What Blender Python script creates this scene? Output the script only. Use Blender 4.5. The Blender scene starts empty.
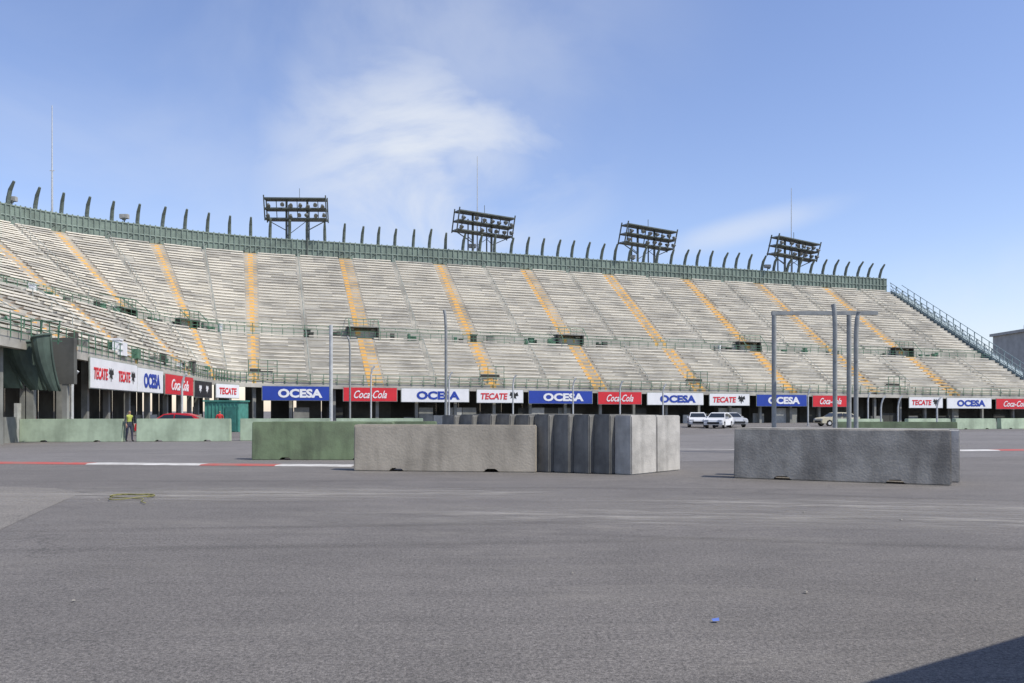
import bpy, bmesh, math, random
from mathutils import Vector, Matrix
random.seed(7)
S = bpy.context.scene
COL = S.collection
R = math.radians

# ------------------------------------------------------------------ materials
def mat(name, col, rough=0.8, var=0.25, scale=3.0, col2=None, bump=0.0, metal=0.0, streak=None, rnd=0.0, detail=5):
    m = bpy.data.materials.new(name); m.use_nodes = True
    nt = m.node_tree; N = nt.nodes; L = nt.links
    b = N["Principled BSDF"]; b.inputs["Roughness"].default_value = rough; b.inputs["Metallic"].default_value = metal
    tc = N.new("ShaderNodeTexCoord")
    n = N.new("ShaderNodeTexNoise"); n.inputs["Scale"].default_value = scale; n.inputs["Detail"].default_value = detail; n.inputs["Roughness"].default_value = 0.62
    L.new(tc.outputs["Object"], n.inputs["Vector"])
    r = N.new("ShaderNodeValToRGB")
    c2 = col2 if col2 else tuple(c * (1 - var) for c in col)
    r.color_ramp.elements[0].position = 0.38; r.color_ramp.elements[0].color = (*c2, 1)
    r.color_ramp.elements[1].position = 0.60; r.color_ramp.elements[1].color = (*col, 1)
    L.new(n.outputs["Fac"], r.inputs["Fac"])
    out = r.outputs["Color"]
    if streak:
        mp = N.new("ShaderNodeMapping"); mp.inputs["Scale"].default_value = (streak[0], streak[0], streak[1])
        L.new(tc.outputs["Object"], mp.inputs["Vector"])
        n2 = N.new("ShaderNodeTexNoise"); n2.inputs["Scale"].default_value = 1.0; n2.inputs["Detail"].default_value = 4
        L.new(mp.outputs[0], n2.inputs["Vector"])
        r2 = N.new("ShaderNodeValToRGB")
        k = streak[2]
        r2.color_ramp.elements[0].position = 0.38; r2.color_ramp.elements[0].color = (k, k, k, 1)
        r2.color_ramp.elements[1].position = 0.58; r2.color_ramp.elements[1].color = (1, 1, 1, 1)
        L.new(n2.outputs["Fac"], r2.inputs["Fac"])
        mx = N.new("ShaderNodeMix"); mx.data_type = 'RGBA'; mx.blend_type = 'MULTIPLY'; mx.inputs[0].default_value = 1
        L.new(out, mx.inputs[6]); L.new(r2.outputs["Color"], mx.inputs[7]); out = mx.outputs[2]
    if rnd > 0:
        oi = N.new("ShaderNodeObjectInfo")
        mr = N.new("ShaderNodeMapRange"); mr.inputs[3].default_value = 1 - rnd; mr.inputs[4].default_value = 1 + rnd
        L.new(oi.outputs["Random"], mr.inputs[0])
        hv = N.new("ShaderNodeHueSaturation"); L.new(mr.outputs[0], hv.inputs["Value"]); L.new(out, hv.inputs["Color"]); out = hv.outputs[0]
    L.new(out, b.inputs["Base Color"])
    if bump > 0:
        n3 = N.new("ShaderNodeTexNoise"); n3.inputs["Scale"].default_value = scale * 12; n3.inputs["Detail"].default_value = 4
        L.new(tc.outputs["Object"], n3.inputs["Vector"])
        bp = N.new("ShaderNodeBump"); bp.inputs["Strength"].default_value = bump; bp.inputs["Distance"].default_value = 0.02
        L.new(n3.outputs["Fac"], bp.inputs["Height"]); L.new(bp.outputs[0], b.inputs["Normal"])
    return m

M_step = mat("stand_concrete", (.48, .455, .385), .9, .36, .3)
M_bench = mat("bench_cream", (.75, .70, .585), .75, .22, .22)
M_bench2 = mat("bench_weathered", (.54, .51, .44), .8, .3, .4)
M_orange = mat("stair_paint_orange", (.74, .43, .10), .8, col2=(.58, .38, .15), scale=1.5)
M_green = mat("fence_green", (.18, .235, .19), .6, .35, .5)
M_fin = mat("fin_green_grey", (.12, .15, .125), .6, .3, 1)
M_frail = mat("fence_rail_pale", (.25, .31, .26), .6, .3, 1)
M_rail = mat("rail_galvanised", (.34, .37, .32), .5, .3, 2)
M_railg = mat("rail_green", (.09, .2, .12), .5, .3, 2)
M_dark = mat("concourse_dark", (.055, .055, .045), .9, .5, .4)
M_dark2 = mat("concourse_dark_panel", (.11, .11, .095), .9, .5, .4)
M_mid = mat("concourse_grey", (.25, .25, .22), .9, .4, .5)
M_pale = mat("partition_pale", (.42, .42, .38), .8)
M_wedge = mat("ramp_panel", (.085, .125, .095), .7, .35, .6, streak=(2, .4, .7))
M_steel = mat("tower_steel", (.09, .105, .09), .5, .3, 2)
M_lamp = mat("lamp_housing", (.14, .15, .14), .4, .3, 2)
M_blue = mat("banner_blue", (.015, .05, .33), .5, .15, .6)
M_white = mat("banner_white", (.76, .76, .75), .5, .1, .8)
M_red = mat("banner_red", (.62, .02, .03), .5, .15, .8)
M_black = mat("black_paint", (.015, .015, .015), .5, .3, 2)
M_tan = mat("barrier_concrete_tan", (.45, .395, .305), .9, .2, 1.4, bump=.4, streak=(3.0, .6, .82), rnd=.03)
M_grey = mat("barrier_concrete_grey", (.41, .375, .31), .9, .3, 1.8, bump=.45, streak=(2.4, .6, .66), rnd=.04)
M_bsunlit = mat("block_concrete_sunlit", (.50, .475, .42), .9, .25, 2.0, bump=.4, streak=(3, .5, .8), rnd=.05)  # concrete lightened to paint in its sunlit side
M_bshaded = mat("block_concrete_shaded", (.22, .213, .19), .9, .35, 1.6, bump=.4, streak=(3, .5, .7), rnd=.1)  # same block concrete, darkened to paint in the shade on its ends
M_bgreen = mat("barrier_paint_green", (.20, .26, .14), .85, .3, 1.6, bump=.3, streak=(2.5, .5, .7), rnd=.08, col2=(.15, .185, .105))
M_bpale = mat("barrier_paint_pale_green", (.42, .51, .36), .85, .22, 1.2, bump=.2, streak=(2, .4, .8), rnd=.07)
M_pole = mat("pole_galvanised", (.50, .51, .49), .45, .2, 3)
M_poled = mat("pole_weathered", (.28, .29, .275), .5, .25, 3)
M_teal = mat("booth_teal", (.07, .27, .21), .6, .3, 2)
M_tyre = mat("tyre_rubber", (.02, .02, .02), .9, .2, 5)
M_glass = mat("car_glass", (.02, .025, .03), .08, .1, 2)
M_chrome = mat("lamp_clear", (.6, .6, .58), .15, .1, 4)
M_build = mat("building_render", (.42, .41, .38), .85, .2, .5)
M_caster = mat("shadow_caster_paint", (.12, .14, .16), .6, .3, 1.5)  # for the unseen box that only casts a shadow
M_skin = mat("skin", (.36, .2, .13), .6, .1, 8)
M_hair = mat("hair", (.015, .012, .01), .7, .2, 8)
M_jean = mat("trousers_dark", (.03, .035, .06), .9, .3, 8)
M_hiviz = mat("vest_yellow", (.42, .46, .08), .7, .2, 8)
M_redsh = mat("shirt_red", (.6, .03, .03), .8, .25, 8)
M_darksh = mat("shirt_dark", (.04, .045, .05), .8, .25, 8)
M_boot = mat("boots", (.02, .015, .012), .7, .2, 8)
M_brail = mat("rail_bluegrey", (.25, .32, .32), .5)

# ------------------------------------------------------------------ mesh builder
class MB:
    def __init__(s): s.v = []; s.f = []; s.m = []
    def quad(s, a, b, c, d, mi=0):
        n = len(s.v); s.v += [tuple(a), tuple(b), tuple(c), tuple(d)]; s.f.append((n, n+1, n+2, n+3)); s.m.append(mi)
    def poly(s, pts, mi=0):
        n = len(s.v); s.v += [tuple(p) for p in pts]; s.f.append(tuple(range(n, n+len(pts)))); s.m.append(mi)
    def hexa(s, p, mi=0):
        n = len(s.v); s.v += [tuple(q) for q in p]
        for f in ((3,2,1,0),(4,5,6,7),(0,1,5,4),(1,2,6,5),(2,3,7,6),(3,0,4,7)):
            s.f.append(tuple(n+i for i in f)); s.m.append(mi)
    def box(s, c, d, ang=0, mi=0):
        x, y, z = d[0]/2, d[1]/2, d[2]/2; ca, sa = math.cos(ang), math.sin(ang)
        P = []
        for zz in (-z, z):
            for xx, yy in ((-x,-y),(x,-y),(x,y),(-x,y)):
                P.append((c[0]+xx*ca-yy*sa, c[1]+xx*sa+yy*ca, c[2]+zz))
        s.hexa(P, mi)
    def tube(s, pts, r, n=8, mi=0, cap=True):
        pts = [Vector(p) for p in pts]; rs = r if isinstance(r, (list, tuple)) else [r]*len(pts)
        base = len(s.v); k = len(pts)
        up0 = Vector((0, 0, 1))
        for i, p in enumerate(pts):
            d = (pts[min(i+1, k-1)] - pts[max(i-1, 0)]).normalized()
            a = d.cross(up0)
            if a.length < .2: a = d.cross(Vector((0, 1, 0)))
            a.normalize(); b = d.cross(a)
            for j in range(n):
                t = 2*math.pi*j/n + math.pi/n
                s.v.append(tuple(p + (a*math.cos(t) + b*math.sin(t))*rs[i]))
        for i in range(k-1):
            for j in range(n):
                s.f.append((base+i*n+j, base+i*n+(j+1) % n, base+(i+1)*n+(j+1) % n, base+(i+1)*n+j)); s.m.append(mi)
        if cap:
            s.f.append(tuple(base+j for j in range(n))[::-1]); s.m.append(mi)
            s.f.append(tuple(base+(k-1)*n+j for j in range(n))); s.m.append(mi)
    def build(s, name, mats, parent=None, off=(0, 0, 0), loc=(0, 0, 0), rot=0, smooth=False):
        me = bpy.data.meshes.new(name)
        me.from_pydata([(a-off[0], b-off[1], c-off[2]) for a, b, c in s.v], [], s.f)
        for m in mats: me.materials.append(m)
        me.polygons.foreach_set("material_index", s.m)
        bm = bmesh.new(); bm.from_mesh(me); bmesh.ops.recalc_face_normals(bm, faces=bm.faces); bm.to_mesh(me); bm.free()
        if smooth: me.polygons.foreach_set("use_smooth", [True]*len(me.polygons))
        me.update()
        o = bpy.data.objects.new(name, me); COL.objects.link(o)
        o.location = loc; o.rotation_euler = (0, 0, rot)
        if parent: o.parent = parent
        return o

def tag(o, label, category, group=None, kind=None):
    o["label"] = label; o["category"] = category
    if group: o["group"] = group
    if kind: o["kind"] = kind
    return o

def empty(name, loc, rot=0):
    e = bpy.data.objects.new(name, None); e.empty_display_size = .5
    e.location = loc; e.rotation_euler = (0, 0, rot); COL.objects.link(e); return e

def copy_tree(root, loc, rot=0):
    c = root.copy(); COL.objects.link(c); c.location = loc; c.rotation_euler = (0, 0, rot)
    for ch in root.children:
        k = ch.copy(); COL.objects.link(k); k.parent = c
        for g in ch.children:
            q = g.copy(); COL.objects.link(q); q.parent = k
    return c

# ------------------------------------------------------------------ ground
def asphalt(name, base, lightc, dark=1.0):
    m = bpy.data.materials.new(name); m.use_nodes = True
    nt = m.node_tree; N = nt.nodes; L = nt.links; b = N["Principled BSDF"]; b.inputs["Roughness"].default_value = .9
    tc = N.new("ShaderNodeTexCoord")
    def noise(scale, detail, sc=(1, 1, 1), rough=.6, dist=0, rot=0):
        mp = N.new("ShaderNodeMapping"); mp.inputs["Scale"].default_value = sc; mp.inputs["Rotation"].default_value = (0, 0, rot); L.new(tc.outputs["Object"], mp.inputs["Vector"])
        n = N.new("ShaderNodeTexNoise"); n.inputs["Scale"].default_value = scale; n.inputs["Detail"].default_value = detail
        n.inputs["Roughness"].default_value = rough; n.inputs["Distortion"].default_value = dist
        L.new(mp.outputs[0], n.inputs["Vector"]); return n.outputs["Fac"]
    def ramp(f, p0, v0, p1, v1):
        r = N.new("ShaderNodeMapRange"); r.inputs[1].default_value = p0; r.inputs[2].default_value = p1
        r.inputs[3].default_value = v0; r.inputs[4].default_value = v1; L.new(f, r.inputs[0]); return r.outputs[0]
    def mul(a, c):
        n = N.new("ShaderNodeMath"); n.operation = 'MULTIPLY'; L.new(a, n.inputs[0]); L.new(c, n.inputs[1]); return n.outputs[0]
    f = ramp(noise(34, 3, rough=.85), .38, .56, .62, 1.46)
    f = mul(f, ramp(noise(110, 2, rough=.8), .36, .6, .64, 1.42))
    f = mul(f, ramp(noise(12, 4, rough=.8), .38, .87, .62, 1.13))
    f = mul(f, ramp(noise(.16, 5, (1, 1.6, 1)), .38, .90, .62, 1.08))
    f = mul(f, ramp(noise(1.1, 6, (1, 1.5, 1), dist=.1), .36, .93, .64, 1.06))
    f = mul(f, ramp(noise(1.0, 5, (.08, 2.4, 1), dist=.1, rot=.12), .36, .93, .48, 1.0))
    f = mul(f, ramp(noise(1.0, 5, (.12, 3.6, 1), dist=.1, rot=-.30), .36, .94, .45, 1.0))
    mix = N.new("ShaderNodeMix"); mix.data_type = 'RGBA'; mix.blend_type = 'MULTIPLY'; mix.inputs[0].default_value = 1
    mix.inputs[6].default_value = (*base, 1); L.new(f, mix.inputs[7])
    d = ramp(noise(.9, 9, (.3, 1.3, 1), .75, dist=.6), .52, 0, .68, .8)
    d2 = ramp(noise(.13, 3, (.5, 1.3, 1)), .46, 0, .56, .6)
    dm = mul(d, d2)
    v0 = N.new("ShaderNodeTexVoronoi"); v0.inputs["Scale"].default_value = 30; L.new(tc.outputs["Object"], v0.inputs["Vector"])
    gs = ramp(v0.outputs["Distance"], .08, .55, .2, 0)
    gm = mul(gs, ramp(noise(3, 3), .48, 0, .6, 1))
    ad = N.new("ShaderNodeMath"); ad.operation = 'MAXIMUM'; L.new(dm, ad.inputs[0]); L.new(gm, ad.inputs[1])
    mx2 = N.new("ShaderNodeMix"); mx2.data_type = 'RGBA'; L.new(ad.outputs[0], mx2.inputs[0]); L.new(mix.outputs[2], mx2.inputs[6]); mx2.inputs[7].default_value = (*lightc, 1)
    v = N.new("ShaderNodeTexVoronoi"); v.feature = 'DISTANCE_TO_EDGE'; v.inputs["Scale"].default_value = .13
    nz = N.new("ShaderNodeTexNoise"); nz.inputs["Scale"].default_value = .8; nz.inputs["Detail"].default_value = 6
    L.new(tc.outputs["Object"], nz.inputs["Vector"])
    mv = N.new("ShaderNodeVectorMath"); mv.operation = 'MULTIPLY_ADD'; mv.inputs[1].default_value = (5, 5, 0); L.new(nz.outputs["Color"], mv.inputs[0]); L.new(tc.outputs["Object"], mv.inputs[2])
    L.new(mv.outputs[0], v.inputs["Vector"])
    cr = ramp(v.outputs["Distance"], .0, .72, .003, 1.0)
    mx3 = N.new("ShaderNodeMix"); mx3.data_type = 'RGBA'; mx3.blend_type = 'MULTIPLY'; mx3.inputs[0].default_value = 1
    L.new(mx2.outputs[2], mx3.inputs[6]); L.new(cr, mx3.inputs[7])
    L.new(mx3.outputs[2], b.inputs["Base Color"])
    bn = noise(60, 3, rough=.8)
    bp = N.new("ShaderNodeBump"); bp.inputs["Strength"].default_value = .8; bp.inputs["Distance"].default_value = .014
    L.new(bn, bp.inputs["Height"]); L.new(bp.outputs[0], b.inputs["Normal"])
    return m
M_asph = asphalt("asphalt", (.142, .129, .114), (.25, .228, .19))
M_track = asphalt("asphalt_track", (.162, .150, .137), (.26, .24, .205))
M_pave = asphalt("asphalt_pale", (.185, .168, .143), (.28, .25, .2))
def soft(name, col, amount, sc, sx, sy, lo=.4, hi=.65):
    """stain whose strength fades to nothing at the edge of its sheet"""
    m = bpy.data.materials.new(name); m.use_nodes = True; nt = m.node_tree; N = nt.nodes; L = nt.links
    b = N["Principled BSDF"]; b.inputs["Roughness"].default_value = .9; b.inputs["Base Color"].default_value = (*col, 1)
    tc = N.new("ShaderNodeTexCoord"); mp = N.new("ShaderNodeMapping"); mp.inputs["Scale"].default_value = sc; L.new(tc.outputs["Object"], mp.inputs["Vector"])
    n = N.new("ShaderNodeTexNoise"); n.inputs["Scale"].default_value = 1; n.inputs["Detail"].default_value = 9; n.inputs["Roughness"].default_value = .72; L.new(mp.outputs[0], n.inputs["Vector"])
    r = N.new("ShaderNodeMapRange"); r.inputs[1].default_value = lo; r.inputs[2].default_value = hi; r.inputs[3].default_value = 0; r.inputs[4].default_value = amount; L.new(n.outputs["Fac"], r.inputs[0])
    mp2 = N.new("ShaderNodeMapping"); mp2.inputs["Scale"].default_value = (1/sx, 1/sy, 0); L.new(tc.outputs["Object"], mp2.inputs["Vector"])
    ln = N.new("ShaderNodeVectorMath"); ln.operation = 'LENGTH'; L.new(mp2.outputs[0], ln.inputs[0])
    r2 = N.new("ShaderNodeMapRange"); r2.inputs[1].default_value = .3; r2.inputs[2].default_value = .98; r2.inputs[3].default_value = 1; r2.inputs[4].default_value = 0; L.new(ln.outputs["Value"], r2.inputs[0])
    mu = N.new("ShaderNodeMath"); mu.operation = 'MULTIPLY'; L.new(r.outputs[0], mu.inputs[0]); L.new(r2.outputs[0], mu.inputs[1]); L.new(mu.outputs[0], b.inputs["Alpha"])
    return m

def sheet(name, pts, z, m, loc=(0, 0), rot=0):
    mb = MB(); mb.poly([(p[0], p[1], 0) for p in pts]); o = mb.build(name, [m], loc=(loc[0], loc[1], z), rot=rot); o["kind"] = "structure"; return o
sheet("ground", [(-1500, -300), (1500, -300), (1500, 3000), (-1500, 3000)], 0, M_asph)
sheet("road", [(-30, 25.2), (-4.5, 23.6), (10, 26), (40, 34), (90, 52), (84, 75), (30, 60), (-18, 46), (-24, 38)], .004, M_track)
sheet("pavement", [(-6.2, 8.0), (-6.5, 9.6), (-6.9, 10.8), (-7.7, 13.3), (-8.4, 15.6), (-9.5, 16.6), (-12, 17.2), (-25, 17.6), (-25, 8.0)], .004, M_pave)
M_dust = soft("dust_pale", (.36, .335, .29), .8, (.5, 2.6, 1), 6, 1.6, .42, .66)
zz = .004
for (x, y, a) in ((1.5, 12.2, -.05), (5.6, 13.6, -.12), (-3.0, 15.6, .03), (8.4, 11.2, -.2), (-6.5, 15.2, .05)):
    zz += .0006
    sheet("dust", [(-6, -1.6), (6, -1.6), (6, 1.6), (-6, 1.6)], zz+.0005, M_dust, (x, y), a)
M_rub = soft("rubber_smear", (.06, .056, .05), .17, (.4, 9, 1), 7, .22, .3, .6)
for i, (x, y, a) in enumerate(((-2, 9.5, .10), (-1.6, 11.2, .12), (4.4, 9.6, -.2), (2, 16.5, -.06), (-5, 18.2, .04), (7, 14.8, -.3))):
    sheet("tyre_mark", [(-7, -.22), (7, -.22), (7, .22), (-7, .22)], .0085+.0007*i, M_rub, (x, y), a)

M_kred = mat("kerb_red", (.42, .07, .055), .8, .4, 1.5, col2=(.3, .13, .10))
M_kwhite = mat("kerb_white", (.56, .54, .49), .8, .4, 1.5, col2=(.38, .36, .32))
def kerb(p0, p1, w, segs, z0=.006, z1=.03):
    p0 = Vector((*p0, 0)); p1 = Vector((*p1, 0)); d = (p1-p0); n = Vector((-d.y, d.x, 0)).normalized()*w
    mb = MB()
    for a, b_, mi in segs:
        A = p0+d*a; B = p0+d*b_
        lo = Vector((0, 0, z0)); hi = Vector((0, 0, z1))
        mb.hexa([A+lo, B+lo, B+n+lo, A+n+lo, A+n*.15+hi, B+n*.15+hi, B+n*.85+hi, A+n*.85+hi], mi)
    o = mb.build("kerb", [M_kred, M_kwhite]); o["kind"] = "structure"; return o
kerb((-30, 25.9), (-4.6, 22.9), .7, [(0, .2, 1), (.2, .42, 0), (.42, .68, 0), (.68, .82, 1), (.82, .91, 0), (.91, 1, 1)])
kerb((17.8, 31.8), (32, 34.5), .8, [(0, .13, 1), (.13, .3, 0), (.3, .5, 1), (.5, .7, 0), (.7, 1, 1)])
sheet("road_marking", [(5.0, 33.6), (17, 31.9), (17, 32.15), (5.0, 33.9)], .010, M_kwhite)

# ------------------------------------------------------------------ grandstand
baseP = [(-21, 22), (-23, 34), (-25, 45.5), (-27, 57.5), (-29, 71.5), (-29.7, 79.5), (-27.6, 85.6), (-15.3, 89.8), (-2.2, 94.3), (10.9, 98.7), (24.2, 103.2), (37.7, 107.8), (51.2, 112.4), (64.7, 117), (82, 122.9)]
topP = [(-80, 50), (-74, 66), (-68.5, 79), (-62, 90), (-56, 98.3), (-47, 105.5), (-36.5, 111.6), (-24.2, 115.8), (-11, 120.3), (2, 124.7), (15.3, 129.2), (28.8, 133.8), (42.3, 138.4), (55.8, 143), (69.2, 147.5)]
zb = [4.95, 4.95, 4.95, 4.9, 4.75, 4.6, 4.5, 4.35, 4.25, 4.15, 4.05, 3.95, 3.85, 3.75, 3.65]
ZT = 23.45
def cr(P, s):
    x = s+3; n = len(P); i = int(math.floor(x)); i = max(0, min(n-2, i)); t = x-i
    g = lambda k: Vector(P[max(0, min(n-1, k))])
    p0, p1, p2, p3 = g(i-1), g(i), g(i+1), g(i+2)
    if i-1 < 0: p0 = p1*2-p2
    if i+2 > n-1: p3 = p2*2-p1
    return .5*((2*p1)+(p2-p0)*t+(2*p0-5*p1+4*p2-p3)*t*t+(3*p1-p0-3*p2+p3)*t*t*t)
def zbase(s):
    x = max(0, min(13.999, s+3)); i = int(x); return zb[i]+(zb[i+1]-zb[i])*(x-i)
def P(s, w, z, dz=0.0):
    b = cr(baseP, s); t = cr(topP, s); q = b.lerp(t, w); zz = zbase(s)
    return Vector((q.x, q.y, zz+(ZT-zz)*z+dz))
def frame(s, w):
    a = P(s-.05, w, 0); b = P(s+.05, w, 0); t = (b-a); t.z = 0; t.normalize()
    n = Vector((-t.y, t.x, 0))
    return t, n
DW = .0235; DZ = .024; NL = 13; NU = 27; WC = NL*DW; ZC = NL*DZ; WU = WC+.06; ZU = ZC+.04
ROOT = Vector((10, 98, 0))
stand = empty("grandstand", ROOT)
tag(stand, "huge curved open-air concrete grandstand with cream benches and orange stairs", "grandstand")
SB, SE = -2, 11
for s in range(SB, SE):
    for tier in ("lower", "upper"):
        w0, z0, n = (0, 0, NL) if tier == "lower" else (WU, ZU, NU)
        mb = MB(); K = 6
        for i in range(n):
            wa = w0+i*DW; za = z0+i*DZ
            for k in range(K):
                a = s+k/K; b = s+(k+1)/K
                mb.quad(P(a, wa, za), P(b, wa, za), P(b, wa, za+DZ), P(a, wa, za+DZ), 0)
                mb.quad(P(a, wa, za+DZ), P(b, wa, za+DZ), P(b, wa+DW, za+DZ), P(a, wa+DW, za+DZ), 0)
            for (h0, h1) in ((s+.078, s+.475), (s+.525, s+.922)):
                KK = 3
                m0 = 1 if random.random() < .8 else 2
                for k in range(KK):
                    if random.random() < .03: continue
                    mi = m0 if random.random() < .85 else 3-m0
                    a = h0+(h1-h0)*k/KK; b = h0+(h1-h0)*(k+1)/KK
                    wf = wa+DW*.03; wb = wa+DW*.68; zt = za+DZ
                    e0 = random.uniform(-.025, .02)
                    mb.hexa([P(a, wf, zt, .12+e0), P(b, wf, zt, .12+e0), P(b, wb, zt, .12+e0), P(a, wb, zt, .12+e0),
                             P(a, wf, zt, .25+e0), P(b, wf, zt, .25+e0), P(b, wb, zt, .25+e0), P(a, wb, zt, .25+e0)], mi)
        if tier == "lower":
            for k in range(K):
                a = s+k/K; b = s+(k+1)/K
                mb.quad(P(a, WC, ZC), P(b, WC, ZC), P(b, WU, ZC), P(a, WU, ZC), 0)
                mb.quad(P(a, WU, ZC), P(b, WU, ZC), P(b, WU, ZU), P(a, WU, ZU), 0)
        mb.build("seating_section", [M_step, M_bench, M_bench2], stand, ROOT)
for s in range(SB, SE):
    for w0, z0, n in ((0, 0, NL), (WU, ZU, NU)):
        mb = MB(); a = s-.064; b = s+.064
        for i in range(n*2):
            wa = w0+i*DW/2; za = z0+(i+1)*DZ/2
            lift = .12
            mb.hexa([P(a, wa, za, -.35), P(b, wa, za, -.35), P(b, wa+DW/2, za, -.35), P(a, wa+DW/2, za, -.35),
                     P(a, wa, za, lift), P(b, wa, za, lift), P(b, wa+DW/2, za, lift), P(a, wa+DW/2, za, lift)], 0)
        mb.build("stairway", [M_orange], stand, ROOT)
for s in range(SB, SE):
    mb = MB(); c = s+.5
    for (w0, z0, n) in ((0, 0, NL), (WU, ZU, NU)):
        mb.tube([P(c, w0+DW, z0+2*DZ, .9), P(c, w0+DW*(n-1), z0+DZ*n, .9)], .03, 5)
        for i in range(1, n, 3):
            q = P(c, w0+DW*(i+.5), z0+DZ*(i+1)); mb.tube([q, q+Vector((0, 0, .9))], .03, 4)
    mb.build("handrail", [M_rail], stand, ROOT)
for s in range(SB, SE):
    for w, z, m, hgt in ((WC+.004, ZC, M_railg, 1.0), (WU+.002, ZU, M_railg, .9), (-.004, 0.004, M_railg, 1.15)):
        mb = MB(); K = 10; rr = .024 if s < 2 else .036
        for k in range(K):
            a = s+k/K; b = s+(k+1)/K
            for hh in (hgt, hgt*.62, hgt*.3):
                mb.tube([P(a, w, z, hh), P(b, w, z, hh)], rr, 4, cap=False)
            q = P(a, w, z); mb.tube([q, q+Vector((0, 0, hgt))], rr*1.2, 4)
        mb.build("railing", [m], stand, ROOT)
def vom(s, W, D, H):
    t, n = frame(s, WU); o = P(s, WC+.03, ZC); ang = math.atan2(t.y, t.x)
    mb = MB()
    def at(x, y, z): return o+t*x+n*y+Vector((0, 0, z))
    mb.box(at(-W/2, D/2, H/2), (.2, D, H), ang, 1); mb.box(at(W/2, D/2, H/2), (.2, D, H), ang, 1)
    mb.box(at(0, D/2, H+.06), (W+.3, D+.1, .12), ang, 3)
    mb.box(at(0, D-.3, H/2), (W-.3, .2, H-.1), ang, 1)
    mb.box(at(0, D/2-.1, .05), (W-.3, D-.6, .08), ang, 1)
    for x in (-W/2, -W/4, 0, W/4, W/2):
        mb.tube([at(x, .1, H+.1), at(x, .1, H+1.0)], .035, 4, 2)
    mb.tube([at(-W/2, .1, H+1.0), at(W/2, .1, H+1.0)], .05, 4, 2); mb.tube([at(-W/2, .1, H+.55), at(W/2, .1, H+.55)], .04, 4, 2)
    for x in (-W/2, W/2):
        mb.tube([at(x, .1, H+1.0), at(x, D, H+1.4)], .045, 4, 2); mb.tube([at(x, -1.6, .9), at(x, .1, H+1.0)], .045, 4, 2); mb.tube([at(x, -1.6, 0), at(x, -1.6, .9)], .04, 4, 2)
    mb.build("vomitory", [M_step, M_dark, M_railg, M_mid], stand, ROOT)  # dark inner faces paint in the shade of the opening
def clutter(s, wbase, zbase_, cnt, spread, seed, w0=0):
    t, n = frame(s, wbase); o = P(s, wbase, zbase_); ang = math.atan2(t.y, t.x); rr = random.Random(seed)
    for k in range(cnt):
        x = rr.choice((-1, 1))*rr.uniform(w0, spread); mb = MB()
        dx = rr.uniform(.25, .9); dz = rr.uniform(.4, 1.1); c = o+t*x+n*rr.uniform(-.5, .3)+Vector((0, 0, dz/2))
        mb.box(c, (dx, .4, dz), ang, 0)
        if rr.random() < .4: mb.box(c+Vector((0, 0, dz/2+.05)), (dx*1.15, .5, .1), ang, 0)
        mb.build("cabinet", [rr.choice((M_white, M_railg, M_dark2, M_mid, M_dark, M_railg))], stand, ROOT)
for s in (4, 6, 8, 10): vom(s, 3.6, 3.6, 1.6); clutter(s, WC+.03, ZC, 10, 7, int(s), 2.2)
for s in (.93, 2.0): vom(s, 2.4, 2.4, 1.2); clutter(s, WC+.03, ZC, 9, 6, int(s*7), 1.6)
clutter(0.2, WC+.03, ZC, 6, 8, 77); clutter(-.2, .01, DZ, 7, 9, 78); clutter(1.2, .01, DZ, 8, 9, 79)
clutter(5, WC+.03, ZC, 4, 6, 80); clutter(9, WC+.03, ZC, 4, 6, 82)
for s in (7, 9.3, 5.0, 3.1):
    t, n = frame(s, 0); o = P(s, .02, DZ); ang = math.atan2(t.y, t.x); mb = MB()
    for x in (-1.5, -.5, .5, 1.5): mb.tube([o+t*x, o+t*x+Vector((0, 0, 2.2))], .045, 4, 0)
    for z in (.8, 1.5, 2.2): mb.tube([o-t*1.5+Vector((0, 0, z)), o+t*1.5+Vector((0, 0, z))], .04, 4, 0)
    mb.box(o+n*.9+Vector((0, 0, .7)), (2.4, .3, 1.1), ang, 1)
    mb.build("access_gate", [M_railg, M_dark, M_white], stand, ROOT)
# rim fence
for s in range(SB, SE):
    mb = MB(); K = 9; HF = 2.75 if s < 3 else 2.45
    for k in range(K):
        a = s+k/K; b = s+(k+1)/K; t, n = frame((a+b)/2, 1)
        A = P(a, 1.004, 1); B = P(b, 1.004, 1); dn = n*.08
        up = Vector((0, 0, 2.45)); lo = Vector((0, 0, -.4))
        mb.hexa([A+lo, B+lo, B+dn+lo, A+dn+lo, A+up, B+up, B+dn+up, A+dn+up], 0)
        for z in (.1, 1.25, 2.5):
            mb.tube([A-n*.06+Vector((0, 0, z)), B-n*.06+Vector((0, 0, z))], .075, 4, 1)
        for q in (A, A.lerp(B, .5)):
            mb.tube([q-n*.1+Vector((0, 0, 0)), q-n*.1+Vector((0, 0, 2.65))], .09, 4, 1)
        if k % 2 == 0: mb.tube([A-n*.08+Vector((0, 0, .1)), B-n*.08+Vector((0, 0, 1.25))], .05, 4, 2)
    mb.build("rim_fence", [M_green, M_frail, M_fin], stand, ROOT)
finm = None
L = 0; prev = P(SB, 1, 1); s = SB; marks = [SB+.02]
while s < SE:
    s += .01; q = P(s, 1, 1); L += (q-prev).length; prev = q
    if L >= (2.85 if s < 3 else 2.5): marks.append(s); L = 0
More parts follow.
